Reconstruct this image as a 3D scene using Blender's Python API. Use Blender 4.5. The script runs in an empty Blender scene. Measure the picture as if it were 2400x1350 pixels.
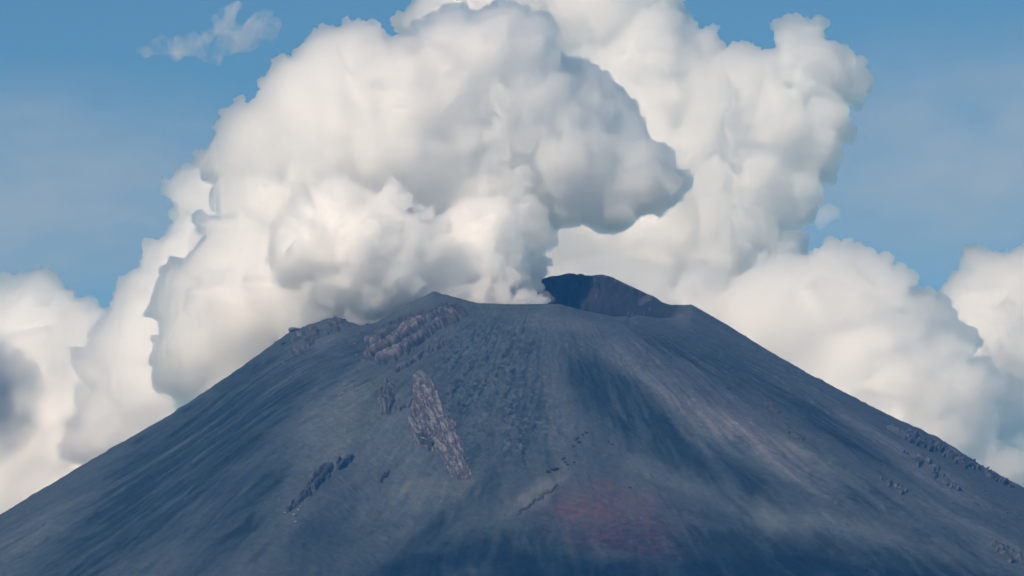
import bpy, math, random
import numpy as np
R = math.radians
scene = bpy.context.scene

# ------------------------------------------------------------------ camera
CAM = np.array([0.0, -12000.0, -2300.0])
W_PX, H_PX = 2400.0, 1350.0
HFOV = 2 * math.atan(1350 / 12000)
TANH = math.tan(HFOV / 2)
PITCH = math.atan2(2300 + 42, 11650)
cd = bpy.data.cameras.new('camera'); cam = bpy.data.objects.new('camera', cd)
scene.collection.objects.link(cam); scene.camera = cam
cam.location = CAM; cam.rotation_euler = (math.pi / 2 + PITCH, 0, 0)
cd.sensor_width = 36; cd.lens = 18 / TANH
cd.clip_start = 10; cd.clip_end = 200000
FWD = np.array([0, math.cos(PITCH), math.sin(PITCH)]); UP = np.array([0, -math.sin(PITCH), math.cos(PITCH)])

def at(px, py, y):
    """world point on the view ray of photo pixel (px, py) at world depth y"""
    u = (px - 1200) / 1200 * TANH; v = (675 - py) / 1200 * TANH
    d = FWD + u * np.array([1.0, 0, 0]) + v * UP
    return CAM + d * ((y - CAM[1]) / d[1])
def mpp(y): return (y - CAM[1]) * TANH / 1200
def project(P):
    q = P - CAM; f = q @ FWD
    return 1200 + (q[:, 0] / f) / TANH * 1200, 675 - ((q @ UP) / f) / TANH * 1200

# ------------------------------------------------------------------ light
SUN_EL = R(37)
SUN_AZ_DIR = R(-143)                # measured clockwise from +y towards +x
sv = np.array([math.sin(SUN_AZ_DIR) * math.cos(SUN_EL), math.cos(SUN_AZ_DIR) * math.cos(SUN_EL), math.sin(SUN_EL)])
sl = bpy.data.lights.new('sun', 'SUN'); so = bpy.data.objects.new('sun', sl); scene.collection.objects.link(so)
sl.energy = 4.15; sl.angle = R(0.5); sl.color = (1.0, 0.842, 0.728)
import mathutils
so.rotation_euler = mathutils.Vector(sv).to_track_quat('Z', 'Y').to_euler()
so.location = (0, 0, 9000)
w = bpy.data.worlds.new('World'); scene.world = w; w.use_nodes = True
nt = w.node_tree; nt.nodes.clear()
sky = nt.nodes.new('ShaderNodeTexSky'); sky.sky_type = 'NISHITA'; sky.sun_disc = False
sky.sun_elevation = SUN_EL; sky.sun_rotation = SUN_AZ_DIR; sky.altitude = 2500; sky.air_density = 1.0; sky.dust_density = 0.1
bg = nt.nodes.new('ShaderNodeBackground'); bg.inputs['Strength'].default_value = 0.12
out = nt.nodes.new('ShaderNodeOutputWorld')
sky.ozone_density = 4
tint = nt.nodes.new('ShaderNodeMix'); tint.data_type = 'RGBA'; tint.blend_type = 'MULTIPLY'; tint.inputs[0].default_value = 1; tint.inputs[7].default_value = (.60, .84, .80, 1)
nt.links.new(sky.outputs[0], tint.inputs[6]); nt.links.new(tint.outputs[2], bg.inputs[0]); nt.links.new(bg.outputs[0], out.inputs[0])

scene.view_settings.view_transform = 'Standard'; scene.view_settings.look = 'None'
scene.view_settings.exposure = 0; scene.view_settings.gamma = 1
scene.cycles.max_bounces = 140; scene.cycles.volume_bounces = 140; scene.cycles.diffuse_bounces = 3
scene.cycles.transparent_max_bounces = 16
scene.cycles.use_denoising = True; scene.cycles.use_adaptive_sampling = True; scene.cycles.adaptive_threshold = 0.025; scene.cycles.adaptive_min_samples = 24; scene.cycles.sample_clamp_indirect = 60; scene.cycles.sample_clamp_direct = 0
scene.cycles.volume_step_rate = 1.0; scene.cycles.volume_max_steps = 128

# ------------------------------------------------------------------ noise
def _h(ix, iy, iz, seed):
    n = (ix * 374761393 + iy * 668265263 + iz * 2147483647 + seed * 1274126177) & 0xFFFFFFFF
    n = ((n ^ (n >> 13)) * 1274126177) & 0xFFFFFFFF
    n = ((n ^ (n >> 16)) * 2246822519) & 0xFFFFFFFF
    return n ^ (n >> 15)
_G = np.random.RandomState(7).normal(size=(256, 3)).astype(np.float32)
_G /= np.linalg.norm(_G, axis=1, keepdims=True)
def perlin(p, seed=0):
    """gradient noise at points p (n,3), about -1..1"""
    p = np.asarray(p, np.float32)
    i = np.floor(p).astype(np.int64); f = (p - i).astype(np.float32)
    u = f * f * f * (f * (f * 6 - 15) + 10)
    res = 0
    for dx in (0, 1):
        wx = u[:, 0] if dx else 1 - u[:, 0]
        for dy in (0, 1):
            wy = u[:, 1] if dy else 1 - u[:, 1]
            for dz in (0, 1):
                wz = u[:, 2] if dz else 1 - u[:, 2]
                g = _G[_h(i[:, 0] + dx, i[:, 1] + dy, i[:, 2] + dz, seed) & 255]
                d = g[:, 0] * (f[:, 0] - dx) + g[:, 1] * (f[:, 1] - dy) + g[:, 2] * (f[:, 2] - dz)
                res = res + wx * wy * wz * d
    return res * 1.6
def fbm(p, oct=4, seed=0, gain=0.5, lac=2.03):
    s = 0; a = 1.0; t = 0
    for k in range(oct):
        s = s + a * perlin(p, seed + k * 17); t += a; p = p * lac; a *= gain
    return s / t
def ss(a, b, x):
    t = np.clip((x - a) / (b - a), 0, 1); return t * t * (3 - 2 * t)

def mesh_obj(name, V, F, mat, smooth=True, parent=None):
    me = bpy.data.meshes.new(name)
    V = np.ascontiguousarray(V, np.float32); F = np.ascontiguousarray(F, np.int32)
    k = F.shape[1]
    me.vertices.add(len(V)); me.vertices.foreach_set('co', V.ravel())
    me.loops.add(F.size); me.loops.foreach_set('vertex_index', F.ravel())
    me.polygons.add(len(F))
    me.polygons.foreach_set('loop_start', np.arange(0, F.size, k, dtype=np.int32))
    me.update(calc_edges=True); me.validate()
    if smooth: me.polygons.foreach_set('use_smooth', np.ones(len(me.polygons), bool))
    o = bpy.data.objects.new(name, me); scene.collection.objects.link(o)
    if mat: me.materials.append(mat)
    if parent: o.parent = parent
    return o
def tag(o, label=None, cat=None, group=None, kind=None):
    if label: o['label'] = label
    if cat: o['category'] = cat
    if group: o['group'] = group
    if kind: o['kind'] = kind
    return o
def newmat(name):
    m = bpy.data.materials.new(name); m.use_nodes = True; m.node_tree.nodes.clear()
    return m, m.node_tree.nodes, m.node_tree.links

# ------------------------------------------------------------------ terrain
CX, CY, RR = 105.0, 0.0, 365.0
front_sky = [(-600,1520),(0,1205),(200,1085),(400,970),(550,870),(640,805),(680,776),(700,770),(760,748),(795,744),(840,762),(880,756),(930,722),(1015,682),
             (1060,694),(1120,710),(1200,713),(1310,712),(1380,730),(1440,742),(1500,742),(1545,728),(1580,714),(1620,712),(1660,735),(1700,758),(1800,820),
             (1900,878),(2000,930),(2100,980),(2200,1025),(2300,1090),(2400,1142),(3000,1470)]
back_sky = [(1150,700),(1200,672),(1250,657),(1290,648),(1340,640),(1385,646),(1410,643),(1430,647),(1500,680),(1570,712),(1600,728)]
fsx, fsy = np.array(front_sky, float).T; bsx, bsy = np.array(back_sky, float).T

_rr = np.linspace(0, 20000, 4001)
_sl = 0.60 - 0.07 * ss(400, 2400, _rr) - 0.47 * ss(2600, 6000, _rr) - 0.055 * ss(6000, 9000, _rr)
_drop = np.concatenate([[0], np.cumsum((_sl[1:] + _sl[:-1]) / 2 * np.diff(_rr))])

th_f = np.linspace(R(-190), R(10), 1650)                       # front (camera side is -90 deg)
th_b = np.linspace(R(10), R(170), 260)[1:-1]
TH = np.concatenate([th_f, th_b])
r1 = np.linspace(0, RR, 90)[1:]; r2 = np.arange(RR + 3.4, 2500, 3.4)
r3 = 2500 * np.exp(np.linspace(0.01, math.log(20000 / 2500), 60))
RAD = np.concatenate([r1, r2, r3])
TT, RG = np.meshgrid(TH, RAD)
T = TT.ravel(); Rr = RG.ravel()
rmax = np.minimum(19800, 2900 / np.maximum(np.sin(T), 1e-3))
Rr = np.where(Rr > 2500, 2500 + (Rr - 2500) / 17500 * (rmax - 2500), Rr)
X0 = CX + Rr * np.cos(T); Y0 = CY + Rr * np.sin(T)

def base_height(X, Y):
    dx, dy = X - CX, Y - CY
    r = np.hypot(dx, dy); t = np.arctan2(dy, dx)
    c, s = np.cos(t), np.sin(t)
    rim = np.interp(np.degrees(t), [-180, -165, -150, -135, -110, -90, -60, -45, -30, -15, 0, 15, 30, 45, 60, 75, 90, 110, 140, 180],
                    [92, 84, 82, 55, 16, 14, 6, 4, 14, 33, 83, 102, 118, 156, 200, 226, 224, 185, 130, 92])
    rs = np.maximum(r - RR, 0)
    fl = rim * np.exp(-rs / 900.0) - np.interp(rs, _rr, _drop)
    # crater bowl
    q = np.clip(r / RR, 0, 1)
    bowl = rim - 230 * (1 - ss(0.35, 1.0, q)) * 1.0
    z = np.where(r > RR, fl, bowl)
    # round the rim
    z = z - 14 * np.exp(-((r - RR) / 22.0) ** 2)
    # radial ribs and gullies
    tw = t + .03 * fbm(np.stack([X * .0022, Y * .0022, X * 0], 1), 3, 61) * ss(0, 500, rs) + .006 * fbm(np.stack([X * .009, Y * .009, X * 0 + 5], 1), 2, 63)
    cw, sw = np.cos(tw), np.sin(tw)
    P = np.stack([c * 3.1, s * 3.1, r * 0.0004], 1)
    amp = ss(20, 900, rs)
    z = z + amp * 42 * fbm(P, 3, 11)
    P = np.stack([cw * 13, sw * 13, r * 0.0013], 1)
    z = z + ss(0, 500, rs) * 9 * fbm(P, 3, 23)
    P = np.stack([cw * 45, sw * 45, r * 0.006], 1)
    z = z + ss(0, 300, rs) * 2.2 * fbm(P, 3, 31)
    P = np.stack([X * 0.02, Y * 0.02, z * 0.02], 1)
    z = z + (0.8 + 1.2 * ss(0, 300, rs)) * fbm(P, 4, 41)
    # crater wall ribs and ledges
    inw = ss(0.3, 0.7, q)
    P = np.stack([c * 6, s * 6, r * 0.012], 1)
    z = z + inw * (1 - ss(.82, .97, q)) * 30 * (np.abs(fbm(P, 4, 53)) * 2 - 0.5)
    return z

Z0 = base_height(X0, Y0)
# sculpt the crest until its outline follows the photograph's
cols = np.arange(-560, 2961, 5.0)
corr_f_lo = np.zeros(len(cols)); corr_f_hi = np.zeros(len(cols)); corr_b = np.zeros(len(cols))
def gsm(a, s):
    k = np.exp(-0.5 * (np.arange(-int(3 * s), int(3 * s) + 1) / s) ** 2); k /= k.sum()
    return np.convolve(np.pad(a, len(k) // 2, mode='edge'), k, 'valid')
YS = np.zeros(len(cols))                                         # depth of the crest per column
def apply_corr(X, Y, Z):
    px = 1200 + X / mpp(Y) ; px = np.clip(px, -560, 2960)
    ys = np.interp(px, cols, YS)
    d = ys - Y
    hi = np.interp(px, cols, corr_f_hi) * np.exp(-np.maximum(np.abs(d) - 25, 0) / 110.0)
    lo = np.interp(px, cols, corr_f_lo)
    wb = ss(0, 160, Y) * ss(1120, 1200, px) * (1 - ss(1535, 1585, px)) 
    bk = np.interp(px, cols, corr_b) * np.exp(-np.maximum(np.abs(Y - 300) - 150, 0) / 400.)
    far = 1 - ss(4000, 9000, np.hypot(X, Y))
    Z = Z - 30 * ss(25, 140, Y - ys) * (1 - ss(1080, 1160, px)) * ss(500, 700, px)
    return Z + far * ((1 - wb) * (lo + hi) + wb * bk)
vis = Rr < 3500
Xv, Yv, Zv = X0[vis], Y0[vis], Z0[vis]
def skyline(mask, Z):
    P = np.stack([Xv[mask], Yv[mask], Z[mask]], 1)
    px, py = project(P)
    idx = np.round((px - cols[0]) / 5).astype(int)
    ok = (idx >= 0) & (idx < len(cols))
    o = np.full(len(cols), 9999.0); np.minimum.at(o, idx[ok], py[ok])
    yy = np.zeros(len(cols)); near = np.abs(py[ok] - o[idx[ok]]) < 0.6
    yy[idx[ok][near]] = Yv[mask][ok][near]
    good = o < 9000
    return np.interp(cols, cols[good], o[good]), np.interp(cols, cols[good], yy[good])
pxv = 1200 + Xv / mpp(Yv)
crater_cols = (pxv > 900) & (pxv < 1560)
mf = ~(crater_cols & (Yv > 60)); mb = (Yv > 60) & (pxv > 1150) & (pxv < 1570)
inb = (cols >= 1200) & (cols <= 1520)
for it in range(6):
    Zc = apply_corr(Xv, Yv, Zv)
    sf, yf = skyline(mf, Zc)
    if it < 3: YS = gsm(yf, 8)
    e = gsm((sf - np.interp(cols, fsx, fsy)) * 1.125, 1.6)
    tot = corr_f_lo + corr_f_hi + e
    corr_f_lo = gsm(tot, 22); corr_f_hi = (tot - corr_f_lo) * (1 - ss(1480, 1510, cols) * (1 - ss(1600, 1630, cols)))
    sb, _ = skyline(mb, Zc)
    eb = gsm((sb - np.interp(cols, bsx, bsy)) * 1.16, 3)
    corr_b[inb] += eb[inb]; corr_b = np.clip(np.interp(cols, cols[inb], corr_b[inb]), -45, 45)
print('skyline err', np.abs(e).mean(), np.abs(e).max(), np.abs(eb[inb]).mean(), np.abs(corr_f_hi).max(), np.abs(corr_f_lo).max(), corr_b.min(), corr_b.max(), cols[np.abs(corr_f_hi).argmax()], flush=True)
def rough(X, Y):
    r = np.hypot(X - CX, Y - CY); k = ss(330, 700, r) * (1 - ss(3500, 6000, r))
    a = fbm(np.stack([X * .03, Y * .03, X * 0 + 3], 1), 4, 71, .62)
    b_ = np.abs(fbm(np.stack([X * .012, Y * .012, X * 0 + 8], 1), 3, 73, .6))
    return k * (3.6 * a + 3.6 * ss(.25, .5, b_) + .9 * fbm(np.stack([X * .1, Y * .1, X * 0], 1), 2, 75))
def height(X, Y):
    return apply_corr(X, Y, base_height(X, Y)) + rough(X, Y)
Z1 = apply_corr(X0, Y0, Z0)
Z1 = Z1 + rough(X0, Y0)

nT = len(TH); nR = len(RAD)
V = np.concatenate([np.stack([X0, Y0, Z1], 1), [[CX, CY, Z1[:nT].mean()]]])
ii = np.arange(nT); jj = np.arange(nR - 1)
A = (jj[:, None] * nT + ii[None]).ravel(); B = (jj[:, None] * nT + ((ii + 1) % nT)[None]).ravel()
quads = np.stack([A, A + nT, B + nT, B], 1)
fan = np.stack([np.full(nT, len(V) - 1), ii, (ii + 1) % nT, (ii + 1) % nT], 1)


# ---- colours of the slope: ash fields, lava sand, iron-stained patches (mostly the rock's own colours; some shade is painted in)
def blob(px, py, x, y, rx, ry, deg, soft=0.5, wob=None):
    a = R(deg); dx, dy = px - x, py - y
    u = (dx * math.cos(a) + dy * math.sin(a)) / rx; v = (-dx * math.sin(a) + dy * math.cos(a)) / ry
    d = np.sqrt(u * u + v * v)
    if wob is not None: d = d + wob
    return 1 - ss(1 - soft, 1 + soft, d)
PXs, PYs = project(np.stack([X0, Y0, Z1], 1))
sel = (Y0 < 420) & (PXs > -300) & (PXs < 2700) & (PYs < 1700)
def slope_colour(X, Y, Z, px, py):
    dx, dy = X - CX, Y - CY; r = np.hypot(dx, dy); t = np.arctan2(dy, dx); t = t + .03 * fbm(np.stack([X * .0022, Y * .0022, X * 0], 1), 3, 61) + .005 * fbm(np.stack([X * .012, Y * .012, X * 0 + 5], 1), 3, 64); c, s_ = np.cos(t), np.sin(t)
    w1 = fbm(np.stack([c * 5, s_ * 5, r * 0.003], 1), 4, 101)
    w2 = fbm(np.stack([X * .01, Y * .01, Z * .01], 1), 4, 103)
    streak = fbm(np.stack([c * 40, s_ * 40, r * 0.0045], 1), 4, 105, 0.6)
    long = fbm(np.stack([c * 62, s_ * 62, r * 0.0032], 1), 5, 121, .65)
    fine = fbm(np.stack([c * 110, s_ * 110, r * 0.016], 1), 3, 107, 0.6)
    grain = fbm(np.stack([X * .055, Y * .05, Z * .055], 1), 3, 109, 0.75)
    clump = fbm(np.stack([X * .085, Y * .032, Z * .034], 1), 4, 111, 0.7)
    wob = 0.55 * w2 + 0.35 * streak
    B = lambda *a, **k: blob(px, py, *a, wob=wob, **k)
    v = np.full(len(X), 0.062)                                   # value
    L_ = np.zeros(len(X)); D_ = np.zeros(len(X)); P_ = np.zeros(len(X)); O_ = np.zeros(len(X)); Y_ = np.zeros(len(X))
    # dark lava sand; cloud shade along the bottom is painted in here too
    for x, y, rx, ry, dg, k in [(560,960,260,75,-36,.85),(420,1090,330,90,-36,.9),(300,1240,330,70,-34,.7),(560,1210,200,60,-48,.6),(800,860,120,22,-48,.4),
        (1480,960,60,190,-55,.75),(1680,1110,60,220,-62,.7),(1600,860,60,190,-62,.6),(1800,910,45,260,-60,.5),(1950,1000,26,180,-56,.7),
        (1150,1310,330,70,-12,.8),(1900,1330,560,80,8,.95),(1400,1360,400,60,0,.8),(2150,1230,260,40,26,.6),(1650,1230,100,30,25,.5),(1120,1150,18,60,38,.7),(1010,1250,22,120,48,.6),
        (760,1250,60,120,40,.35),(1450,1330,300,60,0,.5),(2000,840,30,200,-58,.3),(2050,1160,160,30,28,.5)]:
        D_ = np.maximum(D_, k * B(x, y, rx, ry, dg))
    # pale ash, plus soft light bands painted in low on the right
    for x, y, rx, ry, dg, k in [(700,840,150,40,-36,.6),(760,1030,70,170,24,.55),(900,1080,90,160,20,.5),(760,1130,140,60,-30,.4),(1000,1150,150,40,-8,.55),
        (120,1230,180,30,-30,.45),(1500,860,120,34,38,.8),(1640,950,190,60,36,1.0),(1840,1070,200,40,30,.95),(2080,1170,200,26,28,.7),(2300,1270,160,30,30,.6),
        (1980,980,220,20,32,.55),(2180,1110,160,26,32,.5),(1560,1110,130,24,25,.45),(1760,1190,150,30,28,.55),(2010,1250,160,24,18,.5),(1250,1160,90,25,-34,.5),
        (1330,760,140,18,8,.35),(980,700,60,14,-30,.2),(1580,745,50,16,30,.4),(1300,930,40,120,-8,.3)]:
        L_ = np.maximum(L_, k * B(x, y, rx, ry, dg))
    # mottled field below the near lip
    field = B(1170, 900, 150, 190, -8, soft=.35)
    mott = ss(-0.02, 0.2, clump + 0.6 * long + .35 * w2) * field
    D_ = np.maximum(D_, mott * .6)
    L_ = np.maximum(L_, (1 - ss(-0.3, -0.05, clump)) * field * .35)
    # streaks everywhere, stronger inside dark fields
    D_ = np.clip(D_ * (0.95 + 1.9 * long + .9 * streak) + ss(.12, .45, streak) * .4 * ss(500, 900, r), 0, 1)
    L_ = np.clip(L_ * (0.9 + 1.0 * long + .7 * streak) + ss(.15, .5, -streak) * .25, 0, 1.2)
    P_ = np.clip(np.maximum.reduce([.8 * B(1640, 900, 300, 60, 36), .6 * B(2050, 1040, 260, 40, 32), .5 * B(720, 840, 160, 40, -36), .5 * B(1700, 780, 160, 30, 34)]), 0, 1)
    O_ = np.clip(np.maximum.reduce([1.0 * B(1375, 1195, 95, 30, 8), .55 * B(1430, 1210, 170, 80, 12), .5 * B(1540, 1255, 60, 60, 0), .15*B(1420,700,70,20,20), .3*B(1500,1290,120,40,0)]) * (0.8 + .9 * w1 + 1.3 * grain + .6 * streak), 0, 1)
    Y_ = np.clip(np.maximum.reduce([.6 * B(1010, 1140, 90, 22, -5), .6 * B(1250, 1165, 70, 20, -34), .5 * B(1930, 1080, 130, 16, 30), .4 * B(840, 960, 50, 120, 15)]), 0, 1)
    g2 = fbm(np.stack([X * .15, Y * .11, Z * .15], 1), 2, 119, .7)
    tex = .35 + .65 * np.maximum(D_, field)
    val = 0.050 * (1 + 0.18 * w1 + .45 * long * tex + .35 * fine * tex + (.5 * grain + .4 * g2) * (.45 + .55 * tex) + .3 * clump * field)
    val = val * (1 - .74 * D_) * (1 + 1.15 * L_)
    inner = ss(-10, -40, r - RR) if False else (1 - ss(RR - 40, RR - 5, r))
    val = val * (1 - .7 * inner)  # plume shade on the crater wall, painted as darker colour
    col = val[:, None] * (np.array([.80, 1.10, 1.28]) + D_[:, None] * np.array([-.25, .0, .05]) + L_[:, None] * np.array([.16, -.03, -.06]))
    col *= 1 + P_[:, None] * np.array([.10, .0, .06])
    red = O_ * (1 - .0 * D_)
    col = col * (1 - .6 * red[:, None]) + red[:, None] * .6 * np.array([.095, .042, .055]) * (1 + .5 * grain[:, None])
    col *= 1 + Y_[:, None] * np.array([.22, .2, .0])
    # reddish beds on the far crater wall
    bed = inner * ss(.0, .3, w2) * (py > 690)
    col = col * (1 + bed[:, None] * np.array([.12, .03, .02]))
    # scattered ice and pale stones along the right-hand crest
    st = perlin(np.stack([X * .11, Y * .11, Z * .11], 1), 131)
    sk = np.interp(px, fsx, fsy); near = np.exp(-((py - sk - 8) / 9.) ** 2) * ss(1640, 1720, px) * (1 - ss(1850, 1900, px))
    chip = ss(.62, .72, st) * (near + .22 * ss(1250, 1400, px) * (1 - ss(1700, 1900, px)) * (1 - ss(820, 900, py)))
    col = col * (1 - chip[:, None]) + chip[:, None] * .35
    return np.clip(col, .006, .8)
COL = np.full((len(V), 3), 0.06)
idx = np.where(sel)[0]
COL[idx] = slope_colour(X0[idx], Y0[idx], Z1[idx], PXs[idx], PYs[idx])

mat, N, L = newmat('ash_slope')
o_ = N.new('ShaderNodeOutputMaterial'); bs = N.new('ShaderNodeBsdfPrincipled')
bs.inputs['Roughness'].default_value = 0.95; bs.inputs['Specular IOR Level'].default_value = 0.15
at_ = N.new('ShaderNodeAttribute'); at_.attribute_name = 'ground_colour'
tc = N.new('ShaderNodeTexCoord'); nz = N.new('ShaderNodeTexNoise'); nz.inputs['Scale'].default_value = 0.22; nz.inputs['Detail'].default_value = 3; nz.inputs['Roughness'].default_value = .7
L.new(tc.outputs['Object'], nz.inputs['Vector'])
mr = N.new('ShaderNodeMapRange'); mr.inputs[1].default_value = .3; mr.inputs[2].default_value = .7; mr.inputs[3].default_value = .72; mr.inputs[4].default_value = 1.28
L.new(nz.outputs[0], mr.inputs[0])
vm = N.new('ShaderNodeVectorMath'); vm.operation = 'SCALE'; L.new(at_.outputs['Color'], vm.inputs[0]); L.new(mr.outputs[0], vm.inputs['Scale'])
L.new(vm.outputs[0], bs.inputs['Base Color'])
bp = N.new('ShaderNodeBump'); bp.inputs['Strength'].default_value = .5; bp.inputs['Distance'].default_value = 2.0
L.new(nz.outputs[0], bp.inputs['Height']); L.new(bp.outputs[0], bs.inputs['Normal'])
L.new(bs.outputs[0], o_.inputs[0])
mountain = mesh_obj('volcano_slope', V, quads, mat)
def set_colour(o, C):
    a = o.data.color_attributes.new('ground_colour', 'FLOAT_COLOR', 'POINT')
    a.data.foreach_set('color', np.concatenate([C, np.ones((len(C), 1))], 1).astype(np.float32).ravel())
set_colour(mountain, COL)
tag(mountain, kind='structure')

# ------------------------------------------------------------------ crags and boulders
def drop_to_slope(px, py):
    """where the view rays of photo pixels meet the front slope"""
    lo = np.full(len(px), -2900.0); hi = np.interp(px, cols, YS) + 5
    u = (px - 1200) / 1200 * TANH; v = (675 - py) / 1200 * TANH
    D = FWD[None] + u[:, None] * np.array([[1., 0, 0]]) + v[:, None] * UP[None]
    for _ in range(15):
        m = (lo + hi) / 2; k = (m - CAM[1]) / D[:, 1]
        P = CAM[None] + D * k[:, None]
        under = P[:, 2] < height(P[:, 0], P[:, 1])
        hi = np.where(under, m, hi); lo = np.where(under, lo, m)
    k = (hi - CAM[1]) / D[:, 1]; P = CAM[None] + D * k[:, None]
    P[:, 2] = height(P[:, 0], P[:, 1])
    return P
def poly_dist(px, py, poly):
    """signed distance in pixels, positive inside"""
    P = np.array(poly, float); Q = np.roll(P, -1, 0); best = np.full(len(px), 1e9); ins = np.zeros(len(px), bool)
    for (x1, y1), (x2, y2) in zip(P, Q):
        dx, dy = x2 - x1, y2 - y1; t = np.clip(((px - x1) * dx + (py - y1) * dy) / (dx * dx + dy * dy + 1e-9), 0, 1)
        best = np.minimum(best, np.hypot(px - x1 - t * dx, py - y1 - t * dy))
        c = ((y1 > py) != (y2 > py)) & (px < (x2 - x1) * (py - y1) / (y2 - y1 + 1e-12) + x1); ins ^= c
    return np.where(ins, best, -best)
M_rock, N, L = newmat('crag_rock')
o_ = N.new('ShaderNodeOutputMaterial'); bs = N.new('ShaderNodeBsdfPrincipled'); bs.inputs['Roughness'].default_value = .9; bs.inputs['Specular IOR Level'].default_value = .2
at_ = N.new('ShaderNodeAttribute'); at_.attribute_name = 'ground_colour'; tc = N.new('ShaderNodeTexCoord')
nz = N.new('ShaderNodeTexVoronoi'); nz.inputs['Scale'].default_value = .18; L.new(tc.outputs['Object'], nz.inputs['Vector'])
mr = N.new('ShaderNodeMapRange'); mr.inputs[1].default_value = 0; mr.inputs[2].default_value = 1.; mr.inputs[3].default_value = .75; mr.inputs[4].default_value = 1.3
sx = N.new('ShaderNodeSeparateColor'); L.new(nz.outputs['Color'], sx.inputs[0]); L.new(sx.outputs[0], mr.inputs[0])
vm = N.new('ShaderNodeVectorMath'); vm.operation = 'SCALE'; L.new(at_.outputs['Color'], vm.inputs[0]); L.new(mr.outputs[0], vm.inputs['Scale'])
L.new(vm.outputs[0], bs.inputs['Base Color'])
L.new(bs.outputs[0], o_.inputs[0])
def crag(label, poly, H_, tint, seed, deg=-35, name='rock_outcrop', cat='rock outcrop', group=None, edge=7, step=1.6, lay=.6, bed_px=17., bend=1e5, cover=0.0, scale=1.0):
    H = H_ * 1.15; P = np.array(poly, float); x0, y0 = P.min(0) - 8; x1, y1 = P.max(0) + 8
    gx = np.arange(x0, x1, step); gy = np.arange(y0, y1, step)
    PX, PY = np.meshgrid(gx, gy); sh = PX.shape; px, py = PX.ravel(), PY.ravel()
    wx = 5 * fbm(np.stack([px * .06, py * .06, px * 0], 1), 3, seed + 1); wy = 5 * fbm(np.stack([px * .06, py * .06, px * 0 + 9], 1), 3, seed + 2)
    sd = poly_dist(px + wx * 2.2, py + wy * 2.2, poly) + 3 * fbm(np.stack([px * .2, py * .2, px * 0], 1), 2, seed + 3) + 1
    sky_y = np.interp(px, fsx, fsy); pyc = np.maximum(py, sky_y + 1.0)
    S = drop_to_slope(px, pyc)
    dx, dy = S[:, 0] - CX, S[:, 1] - CY; r = np.hypot(dx, dy)
    nrm = np.stack([dx / r * .7, dy / r * .7, np.full(len(r), .71)], 1)
    a = R(deg); u = (px * math.cos(a) + py * math.sin(a)); v = (-px * math.sin(a) + py * math.cos(a))
    q = np.stack([u * .022, v * .075, u * 0], 1) / scale
    vb = v - .96 * np.maximum(0, px - bend)
    ws = vb / bed_px + .55 * fbm(np.stack([u * .009, v * .02, u * 0 + seed], 1), 3, seed + 4, .6); fr = ws - np.floor(ws)
    bands = ss(.05, .5, fr) * (1 - ss(.84, .98, fr)); terr = bands
    uv = np.stack([u * .03, vb * .085, u * 0 + seed * .37], 1)
    blk = fbm(np.stack([S[:, 0] * .07, S[:, 1] * .07, S[:, 2] * .07], 1) / scale, 4, seed + 8, .8)
    cell = 1 - np.abs(fbm(np.stack([S[:, 0] * .13, S[:, 1] * .06, S[:, 2] * .13], 1), 3, seed + 9, .75)) * 3
    c1 = ss(.0, .3, np.abs(fbm(uv / scale, 4, seed + 21, .65)))
    c2 = fbm(np.stack([px * .15, py * .17, px * 0 + seed], 1) / scale, 3, seed + 23, .75)
    m = ss(0, edge, sd)
    if cover: m = m * ss(cover - .12, cover + .12, fbm(np.stack([px * .035, py * .035, px * 0], 1), 3, seed + 12) + .3)
    h = m * H * (.25 + lay * .9 * terr + .35 * c1) + m * (2.4 * blk + 1.5 * c2 + .5 * np.maximum(cell, -.5)) - 5 * (1 - m)
    T_ = S + nrm * h[:, None]
    keep = sd > -5
    rockc = np.array(tint)[None] * np.clip(1 + .7 * blk + 1.0 * c2, .2, 2.0)[:, None] * (.35 + .8 * c1)[:, None]  # creases darkened: their shade is painted into the rock colour
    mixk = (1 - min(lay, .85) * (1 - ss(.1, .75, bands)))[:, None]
    C = rockc * mixk + (1 - mixk) * np.array([.030, .040, .048])[None] * (1 + c2[:, None])  # ash between ledges, with shade at each drop painted in
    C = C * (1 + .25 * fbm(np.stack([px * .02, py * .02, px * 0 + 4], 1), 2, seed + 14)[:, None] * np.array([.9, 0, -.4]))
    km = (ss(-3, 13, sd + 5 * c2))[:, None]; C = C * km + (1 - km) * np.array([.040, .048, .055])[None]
    nx = sh[1]; I = np.arange(sh[0] - 1)[:, None] * nx + np.arange(sh[1] - 1)[None]; I = I.ravel()
    F = np.stack([I, I + nx, I + nx + 1, I + 1], 1); F = F[keep[F].all(1)]
    # close it underneath so that it is a body, bedded into the slope
    n = len(px); Bt = S - nrm * 14
    ed = {}
    for k in range(4):
        for p_, q_ in zip(F[:, k], F[:, (k + 1) % 4]):
            if (q_, p_) in ed: del ed[(q_, p_)]
            else: ed[(p_, q_)] = 1
    E = np.array(list(ed.keys()))
    side = np.stack([E[:, 1], E[:, 0], E[:, 0] + n, E[:, 1] + n], 1)
    F = np.concatenate([F, F[:, ::-1] + n, side]); Vv = np.concatenate([T_, Bt]); C = np.concatenate([C, C])
    used = np.unique(F); rm = np.full(len(Vv), -1); rm[used] = np.arange(len(used))
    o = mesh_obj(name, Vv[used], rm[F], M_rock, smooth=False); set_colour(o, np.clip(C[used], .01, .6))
    return tag(o, label, cat, group)
G = (.080, .090, .104); PK = (.100, .104, .120); DK = (.038, .046, .056)
crag('rugged grey rock ridge along the left shoulder skyline', [(676,792),(700,776),(720,768),(760,747),(795,741),(830,756),(838,764),(800,776),(760,792),(720,818),(685,840),(658,860),(655,850),(690,812)], 8, G, 200, cover=.22)
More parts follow.
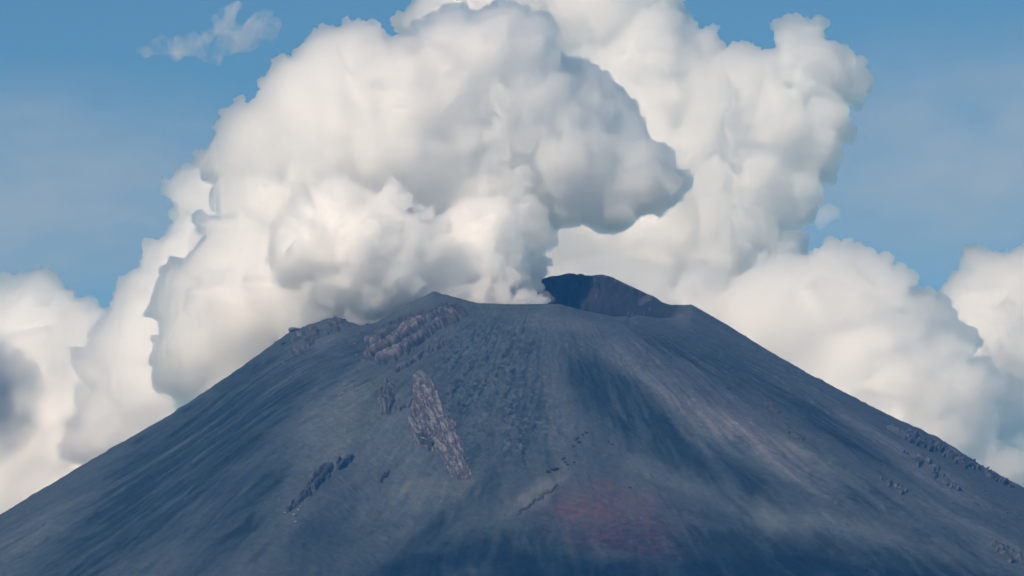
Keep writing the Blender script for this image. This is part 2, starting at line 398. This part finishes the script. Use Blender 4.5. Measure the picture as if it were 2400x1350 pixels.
crag('dark narrow cliff band just below the pointed summit', [(880,768),(930,747),(1000,722),(1050,706),(1085,716),(1103,735),(1092,748),(1065,738),(1020,735),(960,757),(900,772)], 9, DK, 210, -26, bend=1055., lay=.3)
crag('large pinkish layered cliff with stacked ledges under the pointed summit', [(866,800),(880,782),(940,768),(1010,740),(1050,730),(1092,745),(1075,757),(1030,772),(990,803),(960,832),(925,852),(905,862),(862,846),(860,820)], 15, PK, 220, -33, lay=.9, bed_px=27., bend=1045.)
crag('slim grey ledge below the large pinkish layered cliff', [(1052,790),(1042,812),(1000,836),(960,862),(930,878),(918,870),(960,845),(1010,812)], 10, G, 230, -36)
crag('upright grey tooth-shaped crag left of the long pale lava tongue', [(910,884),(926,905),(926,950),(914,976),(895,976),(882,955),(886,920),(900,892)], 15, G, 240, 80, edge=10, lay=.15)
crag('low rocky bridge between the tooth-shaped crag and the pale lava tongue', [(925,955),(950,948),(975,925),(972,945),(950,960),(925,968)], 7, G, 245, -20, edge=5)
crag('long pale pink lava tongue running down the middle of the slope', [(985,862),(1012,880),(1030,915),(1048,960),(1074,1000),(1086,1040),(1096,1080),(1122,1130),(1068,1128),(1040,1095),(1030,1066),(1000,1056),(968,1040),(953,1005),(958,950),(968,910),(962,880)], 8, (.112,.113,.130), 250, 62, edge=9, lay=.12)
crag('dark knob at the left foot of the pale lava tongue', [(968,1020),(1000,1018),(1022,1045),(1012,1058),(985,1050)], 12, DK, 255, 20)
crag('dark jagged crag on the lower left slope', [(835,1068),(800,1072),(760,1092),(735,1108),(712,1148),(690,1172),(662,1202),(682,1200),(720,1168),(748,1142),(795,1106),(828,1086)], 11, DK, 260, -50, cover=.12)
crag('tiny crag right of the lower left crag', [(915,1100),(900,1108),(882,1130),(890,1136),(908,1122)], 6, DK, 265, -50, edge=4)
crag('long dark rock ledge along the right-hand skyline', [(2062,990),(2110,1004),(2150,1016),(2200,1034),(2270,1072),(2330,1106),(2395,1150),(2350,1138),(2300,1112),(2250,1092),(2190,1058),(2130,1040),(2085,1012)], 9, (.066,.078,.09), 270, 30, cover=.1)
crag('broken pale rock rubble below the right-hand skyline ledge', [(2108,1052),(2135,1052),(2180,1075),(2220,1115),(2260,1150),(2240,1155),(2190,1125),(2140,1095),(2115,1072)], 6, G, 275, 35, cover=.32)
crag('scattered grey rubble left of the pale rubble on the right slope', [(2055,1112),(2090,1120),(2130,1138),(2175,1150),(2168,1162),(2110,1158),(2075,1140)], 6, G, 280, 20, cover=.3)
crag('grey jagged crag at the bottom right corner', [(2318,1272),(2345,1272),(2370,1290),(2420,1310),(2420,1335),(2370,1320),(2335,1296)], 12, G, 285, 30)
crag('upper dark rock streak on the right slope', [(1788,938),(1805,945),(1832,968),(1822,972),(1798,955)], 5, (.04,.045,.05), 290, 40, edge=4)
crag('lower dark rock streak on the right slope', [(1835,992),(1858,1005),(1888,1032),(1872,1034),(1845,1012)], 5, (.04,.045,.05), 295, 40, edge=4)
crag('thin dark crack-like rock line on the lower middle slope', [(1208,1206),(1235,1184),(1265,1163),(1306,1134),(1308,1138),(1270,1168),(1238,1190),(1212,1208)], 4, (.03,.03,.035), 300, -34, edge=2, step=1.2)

def boulder(px, py, rp, tint, seed, label, group=None, name='boulder', cat='boulder'):
    b = _bmod.new(); _bmod.ops.create_icosphere(b, subdivisions=3, radius=1)
    Vb = np.array([v.co[:] for v in b.verts]); Fb = np.array([[v.index for v in f.verts] for f in b.faces]); b.free()
    rs = np.random.RandomState(seed)
    d = fbm(Vb * 1.3 + seed, 4, seed, .6)
    for _ in range(7):                                           # knock flats into it
        n = rs.normal(size=3); n /= np.linalg.norm(n); t = rs.uniform(.55, .85)
        ex = Vb @ n - t; Vb = Vb - np.where(ex > 0, ex, 0)[:, None] * n * .85
    Vb = Vb * (1 + .5 * d)[:, None] * (rp * 1.12) * np.array([1.2, 1, .8]) * rs.uniform(.85, 1.15, 3)
    S = drop_to_slope(np.array([px + .0]), np.array([max(py, np.interp(px, fsx, fsy) + 1.0)]))[0]
    o = mesh_obj(name, Vb + [0, 0, rp * .35], Fb, M_rock, smooth=False); set_colour(o, np.tile(np.array(tint), (len(Vb), 1)))
    o.location = S; return tag(o, label, cat, group)
import bmesh as _bmod
boulder(687, 772, 9, G, 1, 'largest boulder standing up on the left shoulder skyline')
boulder(711, 770, 4, DK, 2, 'small dark boulder on the skyline just right of the largest one')
boulder(663, 806, 5, DK, 3, 'dark boulder below the left end of the shoulder ridge')
rs_ = np.random.RandomState(4)
for k, (x, y, r_) in enumerate([(1373,1015,4),(1365,1020,3),(1352,1028,4.5),(1357,1038,4),(1350,1032,3),(1343,1047,2.5),(1320,1076,4),(1325,1084,3),(1329,1090,3),(1345,1084,2.5),(1332,1100,2)]):
    boulder(x, y, r_, (.03,.033,.037), 20 + k, 'small dark boulder in the trail of rocks right of the pale lava tongue', 'trail of small dark boulders')
boulder(1300, 1102, 8, (.03,.033,.037), 40, 'flat dark boulder pair end just above the crack-like rock line')
boulder(1284, 1108, 6, (.03,.033,.037), 41, 'lower left dark boulder above the crack-like rock line')
for k, (x, y, r_) in enumerate([(1425,1037,4),(1434,1042,3),(1718,868,3),(1706,912,4),(1724,925,3),(1722,935,2.5)]):
    boulder(x, y, r_, (.035,.038,.042), 50 + k, 'small dark rock strewn on the upper right slope', 'small dark rocks on the upper right slope')
for k, (x, y, r_) in enumerate([(668,1203,2.5),(690,1208,4),(693,1225,3.5),(700,1196,3),(705,1188,2.5)]):
    boulder(x, y, r_, (.2,.19,.19), 70 + k, 'small pale boulder at the foot of the lower left crag', 'pale boulders below the lower left crag')
for k, (x, y, r_) in enumerate([(827,905,2.5),(797,925,3),(805,921,2.5),(796,935,2),(835,832,2.5),(832,807,3)]):
    boulder(x, y, r_, (.13,.125,.13), 80 + k, 'small grey boulder scattered left of the cliffs', 'grey boulders left of the cliffs')
rb = np.random.RandomState(77)
for k in range(26):
    t_ = rb.uniform(); x = 1000 + 110 * t_ + rb.normal() * 26; y = 900 + 245 * t_ + rb.normal() * 14
    boulder(x, y, rb.uniform(1.8, 3.4), (.085, .088, .1), 200 + k, 'small grey block strewn beside the pale lava tongue', 'grey blocks beside the pale lava tongue')
for k in range(22):
    t_ = rb.uniform(); x = 2060 + 320 * t_ + rb.normal() * 14; y = 1035 + 190 * t_ + rb.normal() * 22
    boulder(x, y, rb.uniform(1.8, 3.6), (.08, .09, .1), 240 + k, 'small grey block strewn below the right-hand skyline ledge', 'grey blocks below the right-hand skyline ledge')
for k in range(14):
    x = rb.uniform(640, 880); y = np.interp(x, fsx, fsy) + rb.uniform(0, 3)
    boulder(x, y, rb.uniform(1.8, 3.2), (.06, .066, .075), 270 + k, 'small dark block on the skyline of the left shoulder', 'dark blocks on the left shoulder skyline')
for k in range(14):
    x = rb.uniform(1640, 2380); y = np.interp(x, fsx, fsy) + rb.uniform(0, 3)
    boulder(x, y, rb.uniform(1.6, 3.0), (.06, .066, .075), 290 + k, 'small dark block on the right-hand skyline', 'dark blocks on the right-hand skyline')
for k, (x, y, r_) in enumerate([(2001,1326,4),(2020,1335,3),(2030,1338,3.5),(2199,1281,3),(1476,1144,3)]):
    boulder(x, y, r_, (.04,.042,.046), 90 + k, 'small dark rock low on the right half of the slope', 'dark rocks low on the slope')
for k, (x, y, r_) in enumerate([(1548,735,3.5),(1546,742,3),(1549,729,2.5)]):
    boulder(x, y, r_, (.55,.55,.55), 100 + k, 'white ice patch on the right end of the crater lip', 'white ice patches on the crater lip', 'ice_patch', 'ice patch')
# ------------------------------------------------------------------ clouds
_bm = __import__('bmesh'); b = _bm.new(); _bm.ops.create_icosphere(b, subdivisions=3, radius=1)
ICO_V = np.array([v.co[:] for v in b.verts]); ICO_F = np.array([[v.index for v in f.verts] for f in b.faces]); b.free()
def rand_dirs(rs, n):
    d = rs.normal(size=(n, 3)); return d / np.linalg.norm(d, axis=1, keepdims=True)
def puffs(mains, rs, n1=16, n2=7, f1=(.2, .46), f2=(.2, .46)):
    """cauliflower: each main ball carries smaller balls, which carry smaller ones"""
    C = mains[:, :3]; Rm = mains[:, 3]
    out = [mains]; cur = mains
    for n, (a, b_) in ((n1, f1), (n2, f2)):
        if not n: continue
        k = np.repeat(np.arange(len(cur)), n)
        d = rand_dirs(rs, len(k)); d[:, 2] += 0.25; d /= np.linalg.norm(d, axis=1, keepdims=True)
        rr = cur[k, 3] * rs.uniform(a, b_, len(k))
        c = cur[k, :3] + d * (cur[k, 3] * rs.uniform(.78, .98, len(k)))[:, None]
        inside = np.zeros(len(k), bool)
        for m in mains:
            inside |= np.linalg.norm(c - m[:3], axis=1) < m[3] - rr * 0.75
        cur = np.concatenate([c, rr[:, None]], 1)[~inside]
        out.append(cur)
    return np.concatenate(out)
def remeshed(o, voxel, it):
    md = o.modifiers.new('r', 'REMESH'); md.mode = 'VOXEL'; md.voxel_size = voxel; md.use_smooth_shade = True
    if it: sm = o.modifiers.new('s', 'SMOOTH'); sm.factor = 0.5; sm.iterations = it
    dg = bpy.context.evaluated_depsgraph_get(); ev = o.evaluated_get(dg)
    me = bpy.data.meshes.new_from_object(ev); old = o.data; o.modifiers.clear(); o.data = me; bpy.data.meshes.remove(old)
    return me
def coords(me):
    co = np.empty(len(me.vertices) * 3, np.float32); me.vertices.foreach_get('co', co); return co.reshape(-1, 3)
def cloud_mesh(name, spheres, voxel, mat, disp, seed):
    n = len(spheres)
    V = (ICO_V[None] * spheres[:, None, 3:4] + spheres[:, None, :3]).reshape(-1, 3)
    F = (ICO_F[None] + (np.arange(n) * len(ICO_V))[:, None, None]).reshape(-1, 3)
    o = mesh_obj(name, V, F, None)
    me = remeshed(o, voxel, 2)
    for sc, am in disp:                                        # billows: rounded lumps with creases between
        co = coords(me); nv = len(co)
        nr = np.empty(nv * 3, np.float32); me.vertex_normals.foreach_get('vector', nr); nr = nr.reshape(-1, 3)
        q = co / sc
        q = q + 0.35 * np.stack([perlin(q * 0.7 + 31.3, seed + 5), perlin(q * 0.7 + 77.1, seed + 6), perlin(q * 0.7 + 11.9, seed + 7)], 1)
        v = np.abs(perlin(q, seed)) * 2 - 0.5
        co = co + nr * (v * am)[:, None]
        me.vertices.foreach_set('co', co.astype(np.float32).ravel()); me.update(); seed += 3
    me = remeshed(o, voxel, 1)                                 # weld folds away so the body is a clean closed skin
    co = coords(me); nv = len(co)
    ne = len(me.edges); E = np.empty(ne * 2, np.int32); me.edges.foreach_get('vertices', E); E = E.reshape(-1, 2)
    lab = np.arange(nv)
    for _ in range(200):
        m_ = np.minimum(lab[E[:, 0]], lab[E[:, 1]]); new = lab.copy()
        np.minimum.at(new, E[:, 0], m_); np.minimum.at(new, E[:, 1], m_)
        np.minimum.at(new, lab, new); new = new[new]; new = new[new]
        if (new == lab).all(): break
        lab = new
    u_, inv, cnt = np.unique(lab, return_inverse=True, return_counts=True)
    if len(u_) > 1:                                            # drop stray crumbs and closed pockets
        keepv = cnt[inv] > (.04 * cnt.max())
        Q = np.empty(len(me.loops), np.int32); me.loops.foreach_get('vertex_index', Q)
        Q = Q.reshape(-1, 4); Q = Q[keepv[Q].all(1)]; rm = np.cumsum(keepv) - 1
        o2 = mesh_obj('tmp', co[keepv], rm[Q], None); old = o.data; o.data = o2.data; me = o.data
        bpy.data.objects.remove(o2); bpy.data.meshes.remove(old); me.name = name
    me.materials.clear(); me.materials.append(mat)
    return o
def vol_mat(name, color, density, g=0.0, clear=False):
    m, N, L = newmat(name)
    o = N.new('ShaderNodeOutputMaterial'); v = N.new('ShaderNodeVolumePrincipled')
    v.inputs['Color'].default_value = (*color, 1); v.inputs['Density'].default_value = density; v.inputs['Anisotropy'].default_value = g
    if clear: v.inputs['Absorption Color'].default_value = (1, 1, 1, 1)
    L.new(v.outputs[0], o.inputs['Volume'])
    return m
def balls(spec, Y):
    a = []
    for px, py, rp, dy in spec:
        p = at(px, py, Y + dy); a.append([*p, rp * mpp(Y + dy)])
    return np.array(a)

def cloud(name, label, cat, spec, Y, voxel, mat, disp, seed, n1=24, n2=12, group=None):
    rs = np.random.RandomState(seed)
    s = puffs(balls(spec, Y), rs, n1, n2)
    o = cloud_mesh(name, s, voxel, mat, disp, seed)
    return tag(o, label, cat, group)


M_plume = vol_mat('steam', (1.0, 0.9998, 0.9996), 0.11, 0.865)
M_white = vol_mat('white_steam', (1.0, 0.9998, 0.9996), 0.18, 0.82)
M_cum = vol_mat('cloud_droplets', (1.0, 0.9999, 0.9998), 0.075, 0.85)
cloud('steam_plume', 'huge grey-shaded steam plume billowing from the crater up to the top edge', 'plume', [
    (1245,650,30,120),(1205,655,48,60),(1232,668,30,60),(520,850,90,350),(600,880,110,300),(430,870,70,400),(1225,600,60,150),(1215,530,75,170),(1160,480,100,200),(1060,450,130,250),
    (900,360,180,250),(760,320,150,200),(700,230,85,200),(640,280,70,200),(800,170,105,180),(860,110,55,150),(770,110,50,150),(900,140,50,150),
    (590,330,75,250),(560,400,70,300),(620,450,100,300),
    (1020,260,170,250),(1120,150,110,220),(1060,90,60,180),(1170,75,60,180),(1240,95,60,180),(1260,160,50,200),(1220,250,120,250),(1290,290,70,250),
    (1330,380,130,300),(1180,390,110,260),(1190,330,100,240),(1400,270,80,330),(1440,330,70,330),(1480,420,90,320),(1530,430,70,320),(1430,470,80,320),(1320,440,90,300),
    (640,540,120,300),(560,620,110,350),(700,660,150,350),(500,640,60,400),(820,640,150,300),(480,720,100,400),(600,760,120,350),(450,800,70,420),(750,740,120,300),(800,745,80,130),(860,725,55,140),(1320,210,75,270),(1370,250,75,290),(1280,200,70,250),(640,690,95,120),(720,720,95,60),(560,740,110,200),(470,840,90,300)], 0, 3.6, M_plume, [(100,16),(42,13),(18,6)], 3)
cloud('steam_billow', 'bright white cauliflower steam billow in front of the plume left of the crater', 'plume', [
    (790,470,55,0),(740,510,60,0),(915,475,42,-20),(880,520,60,0),(700,600,70,0),(760,580,80,0),(850,590,100,0),(960,570,60,0),(990,510,28,0),(1020,540,30,20),(1000,590,50,0),(930,640,70,0),(820,660,80,30),(870,700,45,0)], -120, 3.0, M_white, [(60,12),(26,8),(12,4)], 5)
cloud('steam_puff', 'lumpy pale steam puff in the shade of the column, right of the white billow', 'plume', [
    (1080,520,40,60),(1110,500,35,60),(1170,510,45,60),(1190,560,40,60),(1200,610,35,60),(1130,570,60,60),(1060,580,40,60),(1150,640,50,60)], -20, 3.0, M_white, [(50,10),(24,7),(11,4)], 9)
cloud('steam_cloud', 'low cream steam cloud hugging the crater lip behind the pointed summit', 'plume', [
    (900,700,34,0),(870,730,24,0),(945,660,30,0),(985,665,32,0),(1040,640,45,20),(1090,620,50,40),(1150,640,40,20),(1190,655,25,20),(1060,690,40,0),(1120,700,38,0),(1180,705,30,0),(1230,705,26,0),(1265,712,18,0),(915,710,28,0),(950,720,35,0),(1010,700,40,0),(885,740,14,0)], -70, 2.8, M_white, [(40,9),(20,6),(10,3.5)], 11)
cloud('cumulus_tower', 'tall white cumulus tower rising behind the plume on the right', 'cloud', [
    (985,60,50,0),(1060,40,90,0),(1200,0,130,0),(1400,20,140,0),(1520,10,75,0),(1560,90,70,0),(1650,125,62,0),(1730,200,85,0),(1770,125,22,0),(1800,180,55,0),(1850,75,38,0),(1890,90,45,0),(1890,150,80,0),(1940,170,60,0),(1985,150,35,0),(1985,200,38,0),(1930,280,65,0),(1900,360,70,0),(1940,390,30,0),
    (1800,300,110,0),(1650,280,130,0),(1500,200,140,0),(1600,400,150,0),(1780,440,110,0),(1700,540,130,0),(1850,500,48,0),(1845,580,50,0),(1550,560,130,0),(1400,600,110,0),(1300,500,150,0),(1300,300,150,200),(1330,690,100,0),(1230,640,90,0),(1430,700,100,0),(1650,660,110,0),(1780,640,90,0)], 5600, 5.5, M_cum, [(150,30),(62,20),(28,9)], 7)
cloud('cumulus_bank', 'wide cumulus bank with a bright top and grey base behind the right slope', 'cloud', [
    (1985,620,48,0),(1925,640,55,0),(2040,660,60,0),(2090,710,65,0),(2140,740,60,0),(1940,740,110,0),(1800,760,130,0),(2060,820,130,0),(2200,840,80,0),(2250,930,90,0),(2290,990,50,0),(2150,980,150,0),(1900,900,150,0),(1650,790,110,0),(1500,720,90,0),(1400,690,70,0),(2280,1060,60,0),(2000,1050,160,0),(2350,1120,80,0),(2250,1150,100,0),(2190,745,48,0)], 4700, 5.5, M_cum, [(150,30),(62,20),(28,9)], 13)
cloud('bright_cloud', 'bright white cloud at the right edge beyond the grey based bank', 'cloud', [
    (2290,610,35,0),(2330,650,60,0),(2380,660,60,0),(2440,680,90,0),(2250,690,50,0),(2330,760,100,0),(2420,850,110,0),(2360,960,80,0),(2450,1050,120,0),(2300,860,90,0),(2340,1080,110,0),(2420,1180,120,0),(2240,740,50,0),(2200,820,80,0),(2270,680,30,0)], 7000, 8, M_cum, [(150,30),(62,20),(28,9)], 15)
cloud('low_cloud', 'low rounded white cloud at the left edge behind the left flank', 'cloud', [
    (85,680,38,0),(40,690,32,0),(0,700,40,0),(130,710,48,0),(60,770,90,0),(180,750,50,0),(225,770,45,0),(140,870,140,0),(20,900,130,0),(60,1060,150,0),(220,980,150,0),(-80,950,160,0),(60,1250,220,-50),(300,1200,200,-50),(-150,1150,200,0)], 6500, 8, M_cum, [(150,30),(62,20),(28,9)], 17)
cloud('leaning_cloud', 'bright leaning cloud along the left side of the plume', 'cloud', [
    (445,415,32,0),(500,400,50,0),(480,470,70,0),(455,530,48,0),(425,590,50,0),(385,640,55,0),(330,635,14,0),(335,690,50,0),(300,730,40,0),(350,770,80,0),(440,700,110,0),(400,860,120,0),(290,860,100,0),(520,620,130,0),(540,500,100,0),(550,800,140,0),(330,980,140,0),(600,900,140,0),(680,700,150,0)], 5200, 5.5, M_cum, [(150,30),(62,20),(28,9)], 19)
cloud('small_cloud', 'small faint cloud scrap in the blue gap right of the tower', 'cloud', [
    (1935,505,22,0),(1955,500,18,0),(1925,520,16,0)], 4450, 7, vol_mat('thin_cloud', (1,1,1), .008, 0), [(60,14),(26,8)], 21)

def shading_cloud(label, pts, z, thick, mat_, seed):  # unseen cloud, shaped along the sun's path to shade chosen slope areas
    px, py, rp = np.array(pts, float).T
    S = drop_to_slope(px, py)
    a = []
    for q, r_ in zip(S, rp):
        c_ = q + sv * ((z - q[2]) / sv[2]); a.append([*c_, r_ * 1.12])
    a = np.array(a); m = a[:, 2].mean()
    sp = puffs(a, np.random.RandomState(seed), 10, 3)
    o = cloud_mesh('unseen_shade_cloud', sp, 14, mat_, [(120, 22), (50, 9)], seed)
    return tag(o, label, 'cloud')
def hetero(name, color, dens, scale, lo, hi, det=5, stretch=(1, 1, 1), fall=False):
    m, N, L = newmat(name)
    o = N.new('ShaderNodeOutputMaterial'); v = N.new('ShaderNodeVolumePrincipled'); v.inputs['Color'].default_value = (*color, 1); v.inputs['Anisotropy'].default_value = 0
    tc = N.new('ShaderNodeTexCoord'); mp = N.new('ShaderNodeMapping'); mp.inputs['Scale'].default_value = stretch; L.new(tc.outputs['Object'], mp.inputs[0])
    nz = N.new('ShaderNodeTexNoise'); nz.inputs['Scale'].default_value = scale; nz.inputs['Detail'].default_value = det; nz.inputs['Roughness'].default_value = .6
    nz.inputs['Distortion'].default_value = .6
    L.new(mp.outputs[0], nz.inputs['Vector'])
    mr = N.new('ShaderNodeMapRange'); mr.inputs[1].default_value = lo; mr.inputs[2].default_value = hi; mr.inputs[3].default_value = 0; mr.inputs[4].default_value = dens
    L.new(nz.outputs[0], mr.inputs[0])
    if fall:
        vs = N.new('ShaderNodeVectorMath'); vs.operation = 'DISTANCE'; vs.inputs[1].default_value = (.5, .5, .5); L.new(tc.outputs['Generated'], vs.inputs[0])
        m2 = N.new('ShaderNodeMapRange'); m2.inputs[1].default_value = .5; m2.inputs[2].default_value = .12; L.new(vs.outputs['Value'], m2.inputs[0])
        mm = N.new('ShaderNodeMath'); mm.operation = 'MULTIPLY'; L.new(mr.outputs[0], mm.inputs[0]); L.new(m2.outputs[0], mm.inputs[1]); L.new(mm.outputs[0], v.inputs['Density'])
    else: L.new(mr.outputs[0], v.inputs['Density'])
    L.new(v.outputs[0], o.inputs['Volume']); return m
    L.new(mr.outputs[0], v.inputs['Density']); L.new(v.outputs[0], o.inputs['Volume'])
    return m
def stroke(pts, n=7):
    o = []
    for (a, b_) in zip(pts[:-1], pts[1:]):
        for t in np.linspace(0, 1, n, endpoint=False):
            o.append(tuple(a[i] + (b_[i] - a[i]) * t for i in range(3)) + (0,))
    return o
cloud('cirrus_wisp', 'torn thin white wisp high in the blue at the upper left', 'cloud',
    stroke([(310,125,9),(380,112,20),(450,105,28),(500,85,32),(530,45,26),(545,10,12)]) + stroke([(460,110,26),(500,130,26),(515,152,10)]) + stroke([(530,110,22),(580,90,30),(630,70,24),(662,72,8)]) + stroke([(575,85,22),(605,50,22),(640,25,12)]),
    9000, 10, hetero('wisp', (1,1,1), .018, .008, .44, .84, 8), [(90,26),(40,14)], 23, n1=5, n2=2)
cloud('dark_cloud_scrap', 'dark slate grey cloud scrap at the left edge above the left flank', 'cloud', [
    (-30,880,110,0),(0,930,120,0),(-10,990,110,0),(-60,940,140,0)], 4300, 9,
    hetero('painted_shade_cloud', (.42,.52,.60), .030, .007, .40, .72, 8, fall=True), [(90,18),(40,8)], 25, n1=8, n2=3)  # dark body colour stands for the shade on this scrap
shading_cloud('broad unseen cloud added above the picture to shade the lower right of the slope', [
    (1000,1330,80),(1120,1300,70),(1250,1330,80),(1400,1340,80),(1550,1330,70),(1700,1340,80),(1850,1330,80),(2000,1350,80),(2150,1370,80),(1150,1400,120),(1400,1450,140),(1700,1450,140),(2000,1450,140),(2250,1420,100),
    (1700,1240,30),(1790,1262,34),(1950,1200,34),(2060,1232,34),(2170,1275,34)], 2050, 100, vol_mat('shade_cloud', (.999,.999,.999), .0055, .3), 31)
cloud('steam_wisp', 'thin torn steam wisp drifting over the right end of the crater lip', 'steam', [
    (1262,690,16,0),(1278,697,15,0),(1293,705,10,0),(1306,711,5,0),(1268,672,10,0)], -250, 3, hetero('torn_steam', (1, 1, 1), .014, .03, .38, .62), [(30,5),(12,2)], 27, n1=8, n2=3)
cloud('fumarole_wisp', 'faint bluish fumarole smoke inside the right side of the crater', 'steam', [
    (1505,708,9,0),(1515,700,11,0),(1525,690,10,0),(1538,680,7,0)], 60, 3, hetero('faint_smoke', (1, 1, 1), .004, .03, .38, .62), [(30,5)], 29, n1=6, n2=2)
M_mist = hetero('mist', (1, 1, 1), .0010, .005, .36, .72, 4)
def mist(label, pts, seed):
    st = np.array(stroke(pts, 6)); Sy = drop_to_slope(st[:, 0], st[:, 1])[:, 1]
    cloud('mist_patch', label, 'mist', [(a, b_, c_, y_ - 70) for (a, b_, c_, _), y_ in zip(st, Sy)], 0, 9, M_mist, [(80, 26), (40, 10)], seed, n1=8, n2=0)
mist('soft pale mist band trailing down right of the reddish patch', [(1480,1095,30),(1600,1120,42),(1740,1180,52),(1860,1245,46),(1980,1300,30)], 41)
mist('soft pale mist band low on the right slope, right of the longer band', [(1760,1195,20),(1880,1200,32),(2030,1235,34),(2180,1280,30),(2320,1330,20)], 43)
mist('soft pale mist streak beside the crack-like rock line', [(1170,1200,14),(1250,1160,24),(1320,1120,20)], 45)
M_veil = hetero('thin_veil', (.995, .995, 1.), 4.2e-4, .0016, .3, .72, 3, (1, 1, 2.6), fall=True)
def veil(label, px, py, Y, a, b_, c_):
    V_ = ICO_V.copy(); V_ = V_ * (1 + .12 * fbm(V_ * 1.5 + px * .01, 3, int(px)))[:, None]
    o = mesh_obj('veil_cloud', V_ * np.array([a, b_, c_]), ICO_F, M_veil); o.location = at(px, py, Y); return tag(o, label, 'cloud')
veil('faint milky veil across the blue right of the cumulus tower', 2330, 400, 16000, 2500, 3000, 760)
veil('faint milky veil in the blue at the left edge', 60, 480, 16000, 2500, 3000, 680)

# ------------------------------------------------------------------ haze
mh = vol_mat('air', (0.06, 0.36, 1.0), 2.1e-5, 0, True)
top = max((o.matrix_world @ mathutils.Vector(c))[2] for o in scene.objects if o.get('category') == 'plume' for c in o.bound_box)
x0, x1, y0, y1, z0, z1 = -20300, 20300, -20300, 3000, float(Z1.min()) - 1, top + 5
assert z1 < 1800
Vb = np.array([[x, y, z] for x in (x0, x1) for y in (y0, y1) for z in (z0, z1)], float)
Fb = np.array([[0,1,3,2],[4,6,7,5],[0,4,5,1],[2,3,7,6],[0,2,6,4],[1,5,7,3]])
hz = mesh_obj('haze', Vb, Fb, mh, smooth=False); tag(hz, kind='stuff')
